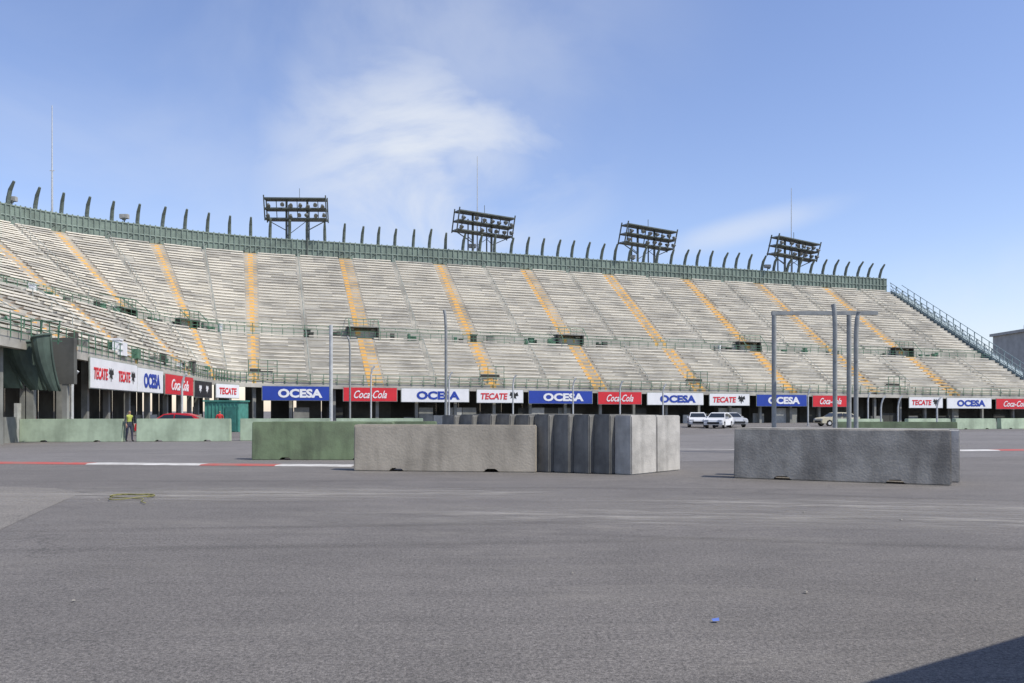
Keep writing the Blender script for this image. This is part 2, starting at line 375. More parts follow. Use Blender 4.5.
for s in marks:
    t, n = frame(s, 1); q = P(s, 1.004, 1)+n*.35
    if finm is None:
        mb = MB(); mb.tube([(0, 0, 0), (0, .12, 1.9), (0, .08, 3.1), (0, -.28, 4.2), (0, -1.05, 5.1)], [.22, .23, .25, .23, .15], 6)
        finm = mb.build("curved_post", [M_fin], stand); fo = finm
    else:
        fo = finm.copy(); COL.objects.link(fo); fo.parent = stand
    fo.location = q-ROOT; fo.rotation_euler = (random.uniform(-.02, .05), random.uniform(-.04, .04), math.atan2(t.y, t.x)+random.uniform(-.1, .1)); fo.scale.z = random.uniform(.96, 1.04)
for s in range(SB, SE):
    mb = MB(); K = 5
    for k in range(K):
        a = s+k/K; b = s+(k+1)/K; t, n = frame((a+b)/2, 0)
        A = P(a, 0, 0); B = P(b, 0, 0); o1 = -n*.12
        mb.hexa([A+o1+Vector((0, 0, -.35)), B+o1+Vector((0, 0, -.35)), B+n*.3+Vector((0, 0, -.35)), A+n*.3+Vector((0, 0, -.35)),
                 A+o1+Vector((0, 0, .08)), B+o1+Vector((0, 0, .08)), B+n*.3+Vector((0, 0, .08)), A+n*.3+Vector((0, 0, .08))], 0)
    mb.build("front_beam", [M_step], stand, ROOT)
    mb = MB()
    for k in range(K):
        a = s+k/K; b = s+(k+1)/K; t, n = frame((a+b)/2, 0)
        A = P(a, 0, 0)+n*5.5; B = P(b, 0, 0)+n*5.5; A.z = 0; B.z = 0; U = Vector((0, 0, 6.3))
        mb.quad(A, B, B+U, A+U, 0 if k % 2 else 1)  # dark panels paint the shade of openings into the recess wall
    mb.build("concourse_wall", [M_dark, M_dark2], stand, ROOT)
    for c in (s+.02, s+.35, s+.68):
        t, n = frame(c, 0); q = P(c, 0, 0)+n*.7; mb = MB(); ang = math.atan2(t.y, t.x)
        mb.box((q.x, q.y, (q.z-.3)/2), (.35, .35, q.z-.3), ang, 0)
        mb.build("column", [M_mid], stand, ROOT)
for k in range(8*(SE-SB)):
    a = SB+k/8; b = a+1/8
    if random.random() < .4: continue
    t, n = frame(a, 0); A = P(a, 0, 0)+n*1.2; B = P(b, 0, 0)+n*1.2; ang = math.atan2((B-A).y, (B-A).x); c = (A+B)/2
    mb = MB(); hh = random.choice((.9, 1.1, 1.3, 2.0)); mb.box((c.x, c.y, hh/2), ((B-A).length*.96, .15, hh), ang, 0)
    mb.build("partition", [random.choice((M_mid, M_mid, M_dark, M_pale))], stand, ROOT)
# end staircase fence sloping down
mb = MB()
N_ = 22
for k in range(N_):
    A = P(11, k/N_, k/N_)+Vector((.6, .2, 0)); B = P(11, (k+1)/N_, (k+1)/N_)+Vector((.6, .2, 0))
    u = Vector((0, 0, 1.9)); mb.tube([A+Vector((0, 0, -.4)), A+u], .09, 4, 0)
    for z in (.2, .75, 1.3, 1.85): mb.tube([A+Vector((0, 0, z)), B+Vector((0, 0, z))], .06, 4, 0)
    mb.tube([A+Vector((0, 0, .2)), B+u], .04, 4, 0)
    mb.quad(A+Vector((.1, 0, -.6)), B+Vector((.1, 0, -.6)), B+Vector((.1, 0, .5)), A+Vector((.1, 0, .5)), 2)
    A2 = A+Vector((2.6, .9, 0)); B2 = B+Vector((2.6, .9, 0))
    mb.tube([A2+Vector((0, 0, -.4)), A2+u*.8], .08, 4, 0); mb.tube([A2+u*.8, B2+u*.8], .06, 4, 0)
    mb.quad(A, A2, B2, B, 2)
mb.quad(P(11, 0, 0), P(11, 1, 1), Vector((P(11, 1, 1).x, P(11, 1, 1).y, 0)), Vector((P(11, 0, 0).x, P(11, 0, 0).y, 0)), 1)
mb.build("end_staircase", [M_brail, M_mid, mat("end_panel", (.3, .36, .36))], stand, ROOT)
# curved dark green shrouds hanging under the near wing
def shroud(cx, cy, w, zl, zh, sw):
    mb = MB(); K = 8; J = 5; rows = []
    for k in range(K+1):
        v = k/K; z = zh+(zl-zh)*v
        row = []
        for j in range(J+1):
            u = j/J-.5; bulge = (1-(2*u)**2)*.6*(1-.5*v)
            x = cx+u*w*(1-.45*v*v)+sw*v*v; y = cy-bulge+.8*v*v
            row.append(Vector((x, y, z+.35*u*(1-v))))
        rows.append(row)
    for k in range(K):
        for j in range(J):
            a, b, c, d = rows[k][j], rows[k][j+1], rows[k+1][j+1], rows[k+1][j]
            mb.quad(a, b, c, d, 0); e = Vector((0, .12, 0)); mb.quad(a+e, d+e, c+e, b+e, 0)
    mb.tube([r[0] for r in rows], .06, 5, 0); mb.tube([r[-1] for r in rows], .06, 5, 0); mb.tube(rows[0], .07, 5, 0)
    mb.build("shroud", [M_wedge], stand, ROOT, smooth=True)
shroud(-25.9, 39.6, 2.1, 2.75, 5.0, .6); shroud(-24.2, 39.5, 1.3, 2.65, 4.9, .35); shroud(-23.05, 39.2, .9, 2.6, 5.2, .2); shroud(-28.2, 39.8, 2.2, 2.75, 5.4, .6)
mb = MB()
mb.box((-25.7, 41.6, 4.2), (6.0, .3, 2.4), 0, 1)
for x in (-28, -25.4, -23.2): mb.box((x, 41.6, 1.5), (.25, .25, 3.0), 0, 0)
for i, x in enumerate((-28.5, -27.6, -26.7, -25.8, -24.9, -24.0, -23.1)): mb.tube([(x, 40.7, 5.0), (x+.1, 40.7, 6.5-.05*i)], .035, 4, 2)
for z in (5.4, 5.9, 6.4): mb.tube([(-28.5, 40.7, z), (-22.9, 40.7, z-.25)], .035, 4, 2)
mb.tube([(-26.6, 40.5, 5.1), (-25.6, 40.5, 6.4), (-25.2, 40.5, 5.6)], .045, 4, 2); mb.tube([(-25.2, 40.5, 5.6), (-24.2, 40.5, 5.2)], .045, 4, 2)
mb.build("access_ramp", [M_mid, M_dark2, M_railg], stand, ROOT)

# ------------------------------------------------------------------ floodlight towers
def make_tower():
    r = empty("floodlight_tower", (0, 0, 0))
    for x in (-1.6, 1.6):
        mb = MB(); mb.tube([(x, 0, 0), (x, 0, 7.9)], .17, 8); mb.tube([(x, 1.2, 0), (x, 1.2, 7.6)], .1, 6)
        for z in (2, 4): mb.tube([(x, 0, z), (x, 1.2, z+1)], .05, 4)
        mb.build("leg", [M_steel], r)
    mb = MB()
    W = 4.7
    for k, z in enumerate((5.3, 6.6, 7.9)):
        sh = (z-5.3)*.25
        for y in (-.7-sh, .6-sh):
            mb.tube([(-W, y, z), (W, y, z)], .14, 5)
        for x in (-W, -3.2, -1.6, 0, 1.6, 3.2, W): mb.tube([(x, -.7-sh, z), (x, .6-sh, z)], .06, 4)
        mb.box((0, -.05-sh, z-.1), (2*W, 1.0, .05))
    for x in (-W, W):
        for y in (-.7, .6): mb.tube([(x, y, 5.0), (x, y-.8, 8.3)], .1, 5)
    for x in (-3.2, 0, 3.2): mb.tube([(x, .6, 5.2), (x, 0, 8.0)], .07, 4)
    mb.tube([(-1.6, 0, 3.8), (-W+.2, 0, 5.2)], .08, 4); mb.tube([(1.6, 0, 3.8), (W-.2, 0, 5.2)], .08, 4); mb.tube([(-1.6, 0, 3), (1.6, 0, 5.2)], .05, 4)
    mb.tube([(0.4, 0, 8.0), (0.4, 0, 9.6)], .04, 4)
    mb.build("frame", [M_steel], r)
    first = None; rr = random.Random(3)
    for z, yo in ((5.75, -.85), (7.05, -1.2)):
        for i in range(8):
            if rr.random() < .12: continue
            x = -4.2+i*8.4/7+rr.uniform(-.2, .2)
            if first is None:
                mb = MB(); mb.tube([(0, .1, .1), (0, -.12, 0), (0, -.3, -.18), (0, -.33, -.21)], [.12, .24, .33, .27], 8); mb.tube([(-.25, 0, -.35), (0, 0, .2), (.25, 0, -.35)], .04, 4)
                first = mb.build("floodlight", [M_lamp], r); f = first
            else: f = first.copy(); COL.objects.link(f); f.parent = r
            f.location = (x, yo, z+rr.uniform(-.12, .12)); f.rotation_euler = (rr.uniform(-.2, .3), 0, rr.uniform(-.6, .6))
    return r
t0 = make_tower(); first = True
for (x, y, k, sx) in ((-30.7, 114.2, 2, .92), (-4.6, 123.4, 33, 1.05), (22.2, 132.5, 34, 1.17), (49.7, 142, 36, 1.3)):
    if first: t = t0; t.location = (x, y, 23.4); t.rotation_euler = (0, 0, R(k)); first = False
    else: t = copy_tree(t0, (x, y, 23.4), R(k))
    t.scale = (sx, 1.2 if k > 5 else 1, 1.04)
    tag(t, "grey-green steel floodlight rack on twin legs above the grandstand rim", "floodlight tower", "floodlight towers along the grandstand rim")
for i, (x, y, h) in enumerate(((-57.2, 99.5, 39.6), (-5.4, 124.4, 41.2), (50.0, 143.2, 41.5))):
    mb = MB(); mb.tube([(0, 0, 0), (0, 0, 5), (0, 0, 9.5)], [.16, .12, .09], 6); mb.tube([(0, 0, 9.5), (0, 0, h-22)], [.08, .05], 5)
    mb.tube([(-.3, 0, 9.5), (.3, 0, 9.5)], .05, 4)
    tag(mb.build("antenna_mast", [M_pole], loc=(x, y, 22)), "thin pale lightning mast standing above the grandstand rim", "mast", "lightning masts on the rim")
M_spk = mat("speaker_grey", (.38, .38, .35))
for (s) in (.55, 1.7, 5.4, 7.35, 9.2):
    q = P(s, 1.03, 1); mb = MB()
    mb.tube([(0, 0, 0), (0, 0, 3.2)], .07, 5); mb.box((0, 0, 3.5), (1.1, .5, .55), 0, 1); mb.box((.1, -.3, 3.1), (.4, .3, .3), 0, 0); mb.tube([(-.5, 0, 3.2), (.5, 0, 3.2)], .05, 4)
    tag(mb.build("loudspeaker", [M_steel, M_spk], loc=q), "small grey speaker box on a short pole at the rim", "loudspeaker", "speakers on the rim")

# ------------------------------------------------------------------ banners
def text_mesh(txt, w, h, shear=0, bold=.02):
    c = bpy.data.curves.new("t", 'FONT'); c.body = txt; c.size = 1; c.shear = shear; c.offset = bold; c.extrude = .012; c.resolution_u = 3
    o = bpy.data.objects.new("t", c); COL.objects.link(o)
    bpy.context.view_layer.update()
    dg = bpy.context.evaluated_depsgraph_get(); me = bpy.data.meshes.new_from_object(o.evaluated_get(dg))
    bpy.data.objects.remove(o)
    xs = [v.co.x for v in me.vertices]; ys = [v.co.y for v in me.vertices]
    sx = w/(max(xs)-min(xs)); sy = h/(max(ys)-min(ys)); cx = (max(xs)+min(xs))/2; cy = (max(ys)+min(ys))/2
    for v in me.vertices:
        x, y, z = v.co; v.co = ((x-cx)*sx, -z, (y-cy)*sy)
    return me
def lettering(me, m, parent, loc, name="lettering"):
    me.materials.clear(); me.materials.append(m); o = bpy.data.objects.new(name, me); COL.objects.link(o); o.parent = parent; o.location = loc; return o
def eagle(m, parent, loc, h):
    mb = MB(); k = h
    pl = [(-.5, .1), (-.35, .5), (-.1, .28), (0, .5), (.12, .28), (.38, .46), (.5, .05), (.2, .02), (.28, -.3), (.05, -.15), (-.05, -.5), (-.18, -.12), (-.4, -.25), (-.28, .02)]
    mb.poly([(a*k, -.0, b*k) for a, b in pl]); mb.poly([(a*k, .02, b*k) for a, b in pl])
    n = len(pl)
    for i in range(n):
        j = (i+1) % n; mb.f.append((i, j, n+j, n+i)); mb.m.append(0)
    return mb.build("emblem", [m], parent, loc=loc)
def banner(p0, p1, zt, h, kind):
    p0 = Vector(p0); p1 = Vector(p1); d = p1-p0; w = d.length; c = (p0+p1)/2; a = math.atan2(d.y, d.x)
    bg = {"ob": M_blue, "ow": M_white, "cc": M_red, "te": M_white, "te2": M_white, "bk": M_black, "tr": M_white}[kind]
    lab = {"ob": "long blue sponsor banner, white capital lettering, below the seats", "ow": "long white sponsor banner, blue capital lettering, below the seats", "cc": "red soft drink banner, white script lettering, below the seats",
           "te": "white beer banner, red lettering, black emblem, below the seats", "te2": "long white beer banner with repeated red lettering, below seats", "bk": "narrow black banner with small white marks", "tr": "small white banner with red lettering"}[kind]
    r = empty("banner", (c.x, c.y, zt-h), a); tag(r, lab, "banner", "sponsor banners along the grandstand front")
    mb = MB(); mb.box((0, 0, h/2), (w, .06, h)); mb.build("board", [bg], r)
    mb = MB()
    for z in (-.02, h+.02): mb.tube([(-w/2-.05, .03, z), (w/2+.05, .03, z)], .045, 4)
    for x in (-w/2-.03, w/2+.03): mb.tube([(x, .03, -.05), (x, .03, h+.05)], .045, 4)
    mb.build("frame", [M_rail], r)
    y = -.05
    if kind in ("ob", "ow"): lettering(text_mesh("OCESA", w*.64, h*.64, 0, .045), M_white if kind == "ob" else M_blue, r, (w*.04, y, h*.5))
    elif kind == "cc": lettering(text_mesh("Coca-Cola", w*.62, h*.58, .45, .012), M_white, r, (0, y, h*.5))
    elif kind == "te":
        lettering(text_mesh("TECATE", w*.58, h*.5, .15, .03), M_red, r, (-w*.13, y, h*.5)); eagle(M_black, r, (w*.3, y, h*.5), h*.75)
    elif kind == "tr":
        lettering(text_mesh("TECATE", w*.75, h*.5, .15, .03), M_red, r, (0, y, h*.5))
    elif kind == "te2":
        for k in (-1, 1):
            lettering(text_mesh("TECATE", w*.27, h*.40, .15, .03), M_red, r, (w*.25*k-w*.06, y, h*.5)); eagle(M_black, r, (w*.25*k+w*.15, y, h*.5), h*.5)
    elif kind == "bk":
        eagle(M_white, r, (-w*.2, y, h*.5), h*.5); eagle(M_white, r, (w*.2, y, h*.5), h*.5)
def ML(X, off=-.35): return (X+.11, 95+.34*X+off)
for a, b, k in ((-26.8, -19.9, "ob"), (-18.7, -13.1, "cc"), (-12.6, -5.13, "ow"), (-4.2, 1.19, "te"), (1.91, 9.7, "ob"), (10.47, 16.07, "cc"), (16.87, 24.5, "ow"),
                (25.4, 31.1, "te"), (32.2, 39.7, "ob"), (40.7, 46.2, "cc"), (56.4, 62.2, "te"), (63.0, 71.05, "ow"), (72.0, 79, "cc")):
    zt = 4.07-.0085*(a+b)/2
    banner(ML(a), ML(b), zt, 1.5, k)
for a, b, zt, h, k in (((-25.15, 47.7), (-26.55, 56.6), 4.8, 1.8, "te2"), ((-26.7, 57.0), (-27.5, 63), 4.7, 1.7, "ow"), ((-27.65, 63.8), (-28.8, 72.2), 4.58, 1.6, "cc"),
                       ((-28.95, 73.0), (-29.35, 78.2), 4.4, 1.5, "bk"), ((-29.3, 79.2), (-28.5, 83.5), 4.3, 1.35, "tr")):
    banner(a, b, zt, h, k)

# ------------------------------------------------------------------ concrete barriers
def barrier_mesh(L, H, T, notch=True, batter=.05):
    pts = [(-L/2, 0)]
    if notch:
        for c in (-L*.26, L*.26): pts += [(c-.2, 0), (c-.14, .09), (c+.14, .09), (c+.2, 0)]
    pts += [(L/2, 0), (L/2, H), (-L/2, H)]
    bm = bmesh.new()
    f = [bm.verts.new((x, -(T/2-batter*z/H), z)) for x, z in pts]; b = [bm.verts.new((x, (T/2-batter*z/H), z)) for x, z in pts]
    bm.faces.new(f); bm.faces.new(b[::-1]); n = len(pts)
    for i in range(n): bm.faces.new((f[i], b[i], b[(i+1) % n], f[(i+1) % n]))
    bmesh.ops.recalc_face_normals(bm, faces=bm.faces)
    es = [e for e in bm.edges if e.calc_length() > .3]
    bmesh.ops.bevel(bm, geom=es, offset=.025, segments=2, affect='EDGES')
    for v in bm.verts:
        if v.co.z > H*.5 and random.random() < .35: v.co.z -= random.uniform(0, .018); v.co.x *= 1-random.uniform(0, .003)
    me = bpy.data.meshes.new("barrier"); bm.to_mesh(me); bm.free(); return me
def barrier(p0, p1, H, T, m, label, group=None, notch=True, name="concrete_barrier", z=0, me=None):
    p0 = Vector(p0); p1 = Vector(p1); d = p1-p0; c = (p0+p1)/2
    n = Vector((-d.y, d.x)).normalized()*T/2; c = c+n
    if me is None: me = barrier_mesh(d.length, H, T, notch); me.materials.append(m)
    o = bpy.data.objects.new(name, me); COL.objects.link(o); o.location = (c.x, c.y, z); o.rotation_euler = (0, 0, math.atan2(d.y, d.x))
    tag(o, label, "concrete barrier", group); return o
barrier((-4.24, 21.4), (.62, 20.75), 1.24, .6, M_tan, "weathered tan concrete barrier with two fork slots at its base")
barrier((5.28, 19.05), (9.4, 17.1), 1.2, .55, M_grey, "stained grey concrete barrier standing alone on asphalt")
barrier((5.8, 19.75), (10.0, 17.85), 1.2, .5, M_bsunlit, "concrete barrier directly behind a grey one, sunlit tone painted in")  # lighter concrete stands in for a barrier end lit by the sun
barrier((-8.5, 26.1), (-3.9, 26.0), 1.25, .6, M_bgreen, "green painted worn concrete barrier beside a racing kerb", "green barriers beside the kerb")
barrier((-8.2, 27.2), (-2.6, 27.1), 1.25, .6, M_bgreen, "green painted worn concrete barrier standing behind another", "green barriers beside the kerb")
g = "pale green barriers in front of the grandstand wing"
for a, b in (((-31.5, 41.2), (-25.8, 41.3)), ((-25.4, 41.2), (-20.2, 41.4)), ((-19.6, 41.7), (-14.9, 42.2)), ((-14.6, 42.9), (-9.9, 43.4)), ((-9.6, 43.6), (-4.9, 44.1))):
    barrier(a, b, 1.2, .5, M_bpale, "pale green painted concrete barrier, faded, on the track edge", g)
g = "low barriers along the foot of the grandstand"
xx = 15
for i in range(12):
    a = (xx, 62+.32*(xx-15)); xx += 4.4; b = (xx, 62+.32*(xx-15)); xx += (.5 if i not in (1, 2) else 2.5)
    if i in (0, 1): continue
    barrier(a, b, .95, .5, M_bpale, "low pale concrete barrier across the track", g)
barrier((15.3, 37.6), (20.4, 36.6), 1.1, .5, M_bgreen, "green tinted concrete barrier beyond the grey ones")
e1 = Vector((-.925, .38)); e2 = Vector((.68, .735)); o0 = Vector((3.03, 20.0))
bme = barrier_mesh(1.15, 1.5, .53, False, .006); bme.materials.append(M_bsunlit)
bmd = barrier_mesh(1.15, 1.5, .53, False, .006); bmd.materials.append(M_bshaded)
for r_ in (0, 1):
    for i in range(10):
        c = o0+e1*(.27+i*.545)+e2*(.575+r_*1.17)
        me = bme if i == 0 else bmd  # end block gets the sunlit copy, the rest the shaded copy
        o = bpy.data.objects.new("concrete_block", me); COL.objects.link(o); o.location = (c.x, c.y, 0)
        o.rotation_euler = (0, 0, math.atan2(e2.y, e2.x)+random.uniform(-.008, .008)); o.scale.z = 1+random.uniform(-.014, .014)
        tag(o, "upright concrete block ending a tight row, sunlit tone painted in" if i == 0 else "upright concrete block in a tight row, shade painted into its grey", "concrete block", "concrete blocks stored side by side")

# ------------------------------------------------------------------ posts
def post(X, Y, H, r, m, bend=0, name="catch_fence_post", lab="tall galvanised catch fence post with curved top"):
    mb = MB(); pts = [(0, 0, 0), (0, 0, H*.5), (0, 0, H-.9)]
    if bend: pts += [(bend*.12, 0, H-.55), (bend*.4, 0, H-.2), (bend*.85, 0, H)]
    else: pts += [(0, 0, H)]
    mb.tube(pts, r, 10); mb.box((0, 0, .02), (r*5, r*5, .04)); mb.box((0, 0, .15), (r*.6, r*4, .25))
    for z in (1.2, 2.4, 3.4):
        if z < H-1: mb.tube([(0, -r*1.3, z), (0, r*1.3, z)], r*.35, 5)
    o = mb.build(name, [m], loc=(X, Y, 0)); tag(o, lab, "post", "fence posts around the track"); return o
def at(x, ytop, D, r, m, bend=0):
    return post((x-512)/800*D, D, 1.6+(411-ytop)*D/800, r, m, bend)
at(331, 325, 45, .10, M_pole); at(350, 336, 50, .06, M_poled, -.2); at(446, 310, 30, .055, M_poled, -.08)
for x, yt, D, r in ((371, 366, 74, .08), (182, 374, 58, .08), (72, 371, 46, .09), (449, 372, 76, .08), (513, 375, 76, .08), (573, 378, 78, .08), (620, 381, 80, .08), (663, 384, 82, .08),
                    (808, 388, 84, .08), (868, 392, 88, .08), (881, 396, 60, .06), (898, 396, 62, .06), (937, 397, 66, .07)):
    at(x, yt, D, r, M_pole, .4)
gx = lambda x, D: (x-512)/800*D
mb = MB(); X0 = gx(774, 30); X1 = gx(849, 30)
mb.tube([(X0, 30, 0), (X0, 30, 5.2)], .085, 10); mb.tube([(X1, 30, 0), (X1, 30, 5.2)], .085, 10)
mb.box(((X0+gx(875, 30))/2, 30, 5.27), (gx(875, 30)-X0+.17, .16, .14))
mb.box((X0, 30, .02), (.5, .5, .04)); mb.box((X1, 30, .02), (.5, .5, .04))
o = mb.build("gate_frame", [M_poled], off=(X0, 30, 0), loc=(X0, 30, 0)); tag(o, "tall grey steel goal-shaped gate frame behind concrete barrier", "gate frame")
at(835, 304, 29, .08, M_poled, -.08); at(856, 312, 29, .08, M_poled, .12)

# ------------------------------------------------------------------ booth, building, unseen shadow caster
r = empty("ticket_booth", (-22.1, 62, 0)); tag(r, "teal green site booth standing beside the pale barriers", "booth")
mb = MB(); mb.box((0, 0, 1.15), (2.6, 2.2, 2.3))
for i in range(10): mb.box((-1.25+i*.277, -1.12, 1.15), (.06, .05, 2.2))
mb.build("wall", [M_teal], r)
mb = MB(); mb.box((0, 0, 2.37), (2.8, 2.4, .12)); mb.build("roof", [M_teal], r)
mb = MB(); mb.box((.7, -1.16, 1.0), (.8, .06, 1.9)); mb.build("door", [mat("door_teal", (.04, .18, .15))], r)

r = empty("building", (122, 176, 0)); tag(r, "pale flat-roofed concrete building standing behind the grandstand end", "building")
mb = MB(); mb.box((0, 0, 9.3), (24, 14, 18.6)); mb.build("wall", [M_build], r)
mb = MB(); mb.box((0, 0, 18.9), (25, 15, .6)); mb.box((-4, 0, 20.0), (7, 6, 1.6)); mb.build("roof", [M_build], r)
wm = None
for zf in (13.4, 16.6):
    for i in range(6):
        if wm is None: mb = MB(); mb.box((0, 0, 0), (2.4, .1, 1.5)); wm = mb.build("window", [M_glass], r); w = wm
        else: w = wm.copy(); COL.objects.link(w); w.parent = r
        w.location = (-9.8+i*3.9, -7.03, zf)

d = Vector((.845, .53)).normalized(); nrm = Vector((d.y, -d.x)); c = Vector((3.35, 3.32))+d*3.2+nrm*1.22  # unseen box added out of view to shade the near right corner
r = empty("shadow_caster", (c.x, c.y, 0), math.atan2(d.y, d.x)); tag(r, "unseen dark ribbed box added to cast a shadow on the asphalt", "shadow caster")
mb = MB(); mb.box((0, 0, 1.52), (6.3, 2.4, 2.9))
for i in range(24): mb.box((-3.0+i*.26, 1.22, 1.5), (.12, .06, 2.6)); mb.box((-3.0+i*.26, -1.22, 1.5), (.12, .06, 2.6))
mb.box((0, 0, 3.0), (6.4, 2.5, .08)); mb.build("body", [M_caster], r)
mb = MB(); mb.box((3.18, -.6, 1.5), (.06, 1.1, 2.6)); mb.box((3.18, .6, 1.5), (.06, 1.1, 2.6)); mb.build("door", [M_caster], r)

# ------------------------------------------------------------------ cars
def car(loc, rot, paint, label, h=1.0):
    r = empty("parked_car", loc, rot); tag(r, label, "car", "cars parked beside the grandstand")
    bm = bmesh.new()
    side = [(-2.15, .32), (-2.2, .55), (-2.12, .78), (-1.9, .88), (-1.05, .98), (-.45, 1.40*h), (.0, 1.47*h), (.9, 1.45*h), (1.45, 1.30*h), (1.95, 1.02), (2.15, .95), (2.2, .6), (2.12, .32),
            (1.75, .32), (1.68, .58), (1.4, .70), (1.12, .58), (1.05, .28), (-1.0, .28), (-1.07, .58), (-1.35, .70), (-1.63, .58), (-1.7, .32)]
    def yw(z): return .86 if z < .95 else .86-(z-.95)*.42
    f = [bm.verts.new((x, -yw(z), z)) for x, z in side]; b = [bm.verts.new((x, yw(z), z)) for x, z in side]
    bm.faces.new(f); bm.faces.new(b[::-1]); n = len(side)
    for i in range(n): bm.faces.new((f[i], b[i], b[(i+1) % n], f[(i+1) % n]))
    bmesh.ops.recalc_face_normals(bm, faces=bm.faces); bmesh.ops.triangulate(bm, faces=[q for q in bm.faces if len(q.verts) > 4])
    me = bpy.data.meshes.new("body"); bm.to_mesh(me); bm.free(); me.materials.append(paint)
    o = bpy.data.objects.new("body", me); COL.objects.link(o); o.parent = r
    def pane(pts, nm="window"):
        mb = MB(); mb.poly(pts); mb.build(nm, [M_glass], r)
    pane([(-1.03, -.76, 1.005), (-1.03, .76, 1.005), (-.5, .62, 1.37*h+.02), (-.5, -.62, 1.37*h+.02)], "windscreen")
    pane([(1.5, -.6, 1.28*h+.01), (1.5, .6, 1.28*h+.01), (1.93, .72, 1.05), (1.93, -.72, 1.05)], "rear_window")
    for sg in (-1, 1):
        def yy(z): return sg*(yw(z)+.012)
        pane([(-.9, yy(1.0), 1.0), (.2, yy(1.0), 1.0), (.2, yy(1.38), 1.38*h), (-.42, yy(1.36), 1.34*h)])
        pane([(.28, yy(1.0), 1.0), (1.6, yy(1.02), 1.02), (1.3, yy(1.3), 1.28*h), (.28, yy(1.38), 1.38*h)])
        mb = MB(); mb.box((-2.12, sg*.6, .72), (.14, .36, .16)); mb.build("headlight", [M_chrome], r)
        mb = MB(); mb.box((2.15, sg*.66, .8), (.12, .25, .2)); mb.build("tail_light", [M_red], r)
        mb = MB(); mb.box((-.75, sg*.95, 1.02), (.12, .18, .13)); mb.build("mirror", [paint], r)
    mb = MB(); mb.box((-2.19, 0, .5), (.06, 1.1, .2)); mb.build("grille", [M_black], r)
    for x in (-1.35, 1.4):
        for sg in (-1, 1):
            mb = MB(); mb.tube([(0, -.1, 0), (0, .1, 0)], .32, 16)
            w = mb.build("wheel", [M_tyre], r, loc=(x, sg*.78, .32))
            mb = MB(); mb.tube([(0, -.115, 0), (0, .115, 0)], .18, 10); q = mb.build("rim", [M_chrome], w)
    return r
P_w = mat("car_paint_white", (.7, .7, .69), .3, .05, 2); P_s = mat("car_paint_silver", (.45, .46, .46), .3, .05, 2, metal=.2); P_r = mat("car_paint_red", (.5, .02, .03), .3, .05, 2); P_y = mat("car_paint_beige", (.55, .5, .35), .3, .05, 2)
car((19.4, 75, 0), R(62), P_w, "white hatchback parked nose towards the track", 1.0)
car((18.3, 79, 0), R(80), P_w, "white saloon parked close behind the hatchback", 1.0)
car((21.8, 80, 0), R(100), P_s, "silver car parked beside a white hatchback", 1.0)
car((34.5, 85, 0), R(10), P_y, "beige car parked below the banners", 1.0)
car((-22.2, 52.5, 0), R(8), P_r, "red car parked behind the pale green barriers", 1.0)

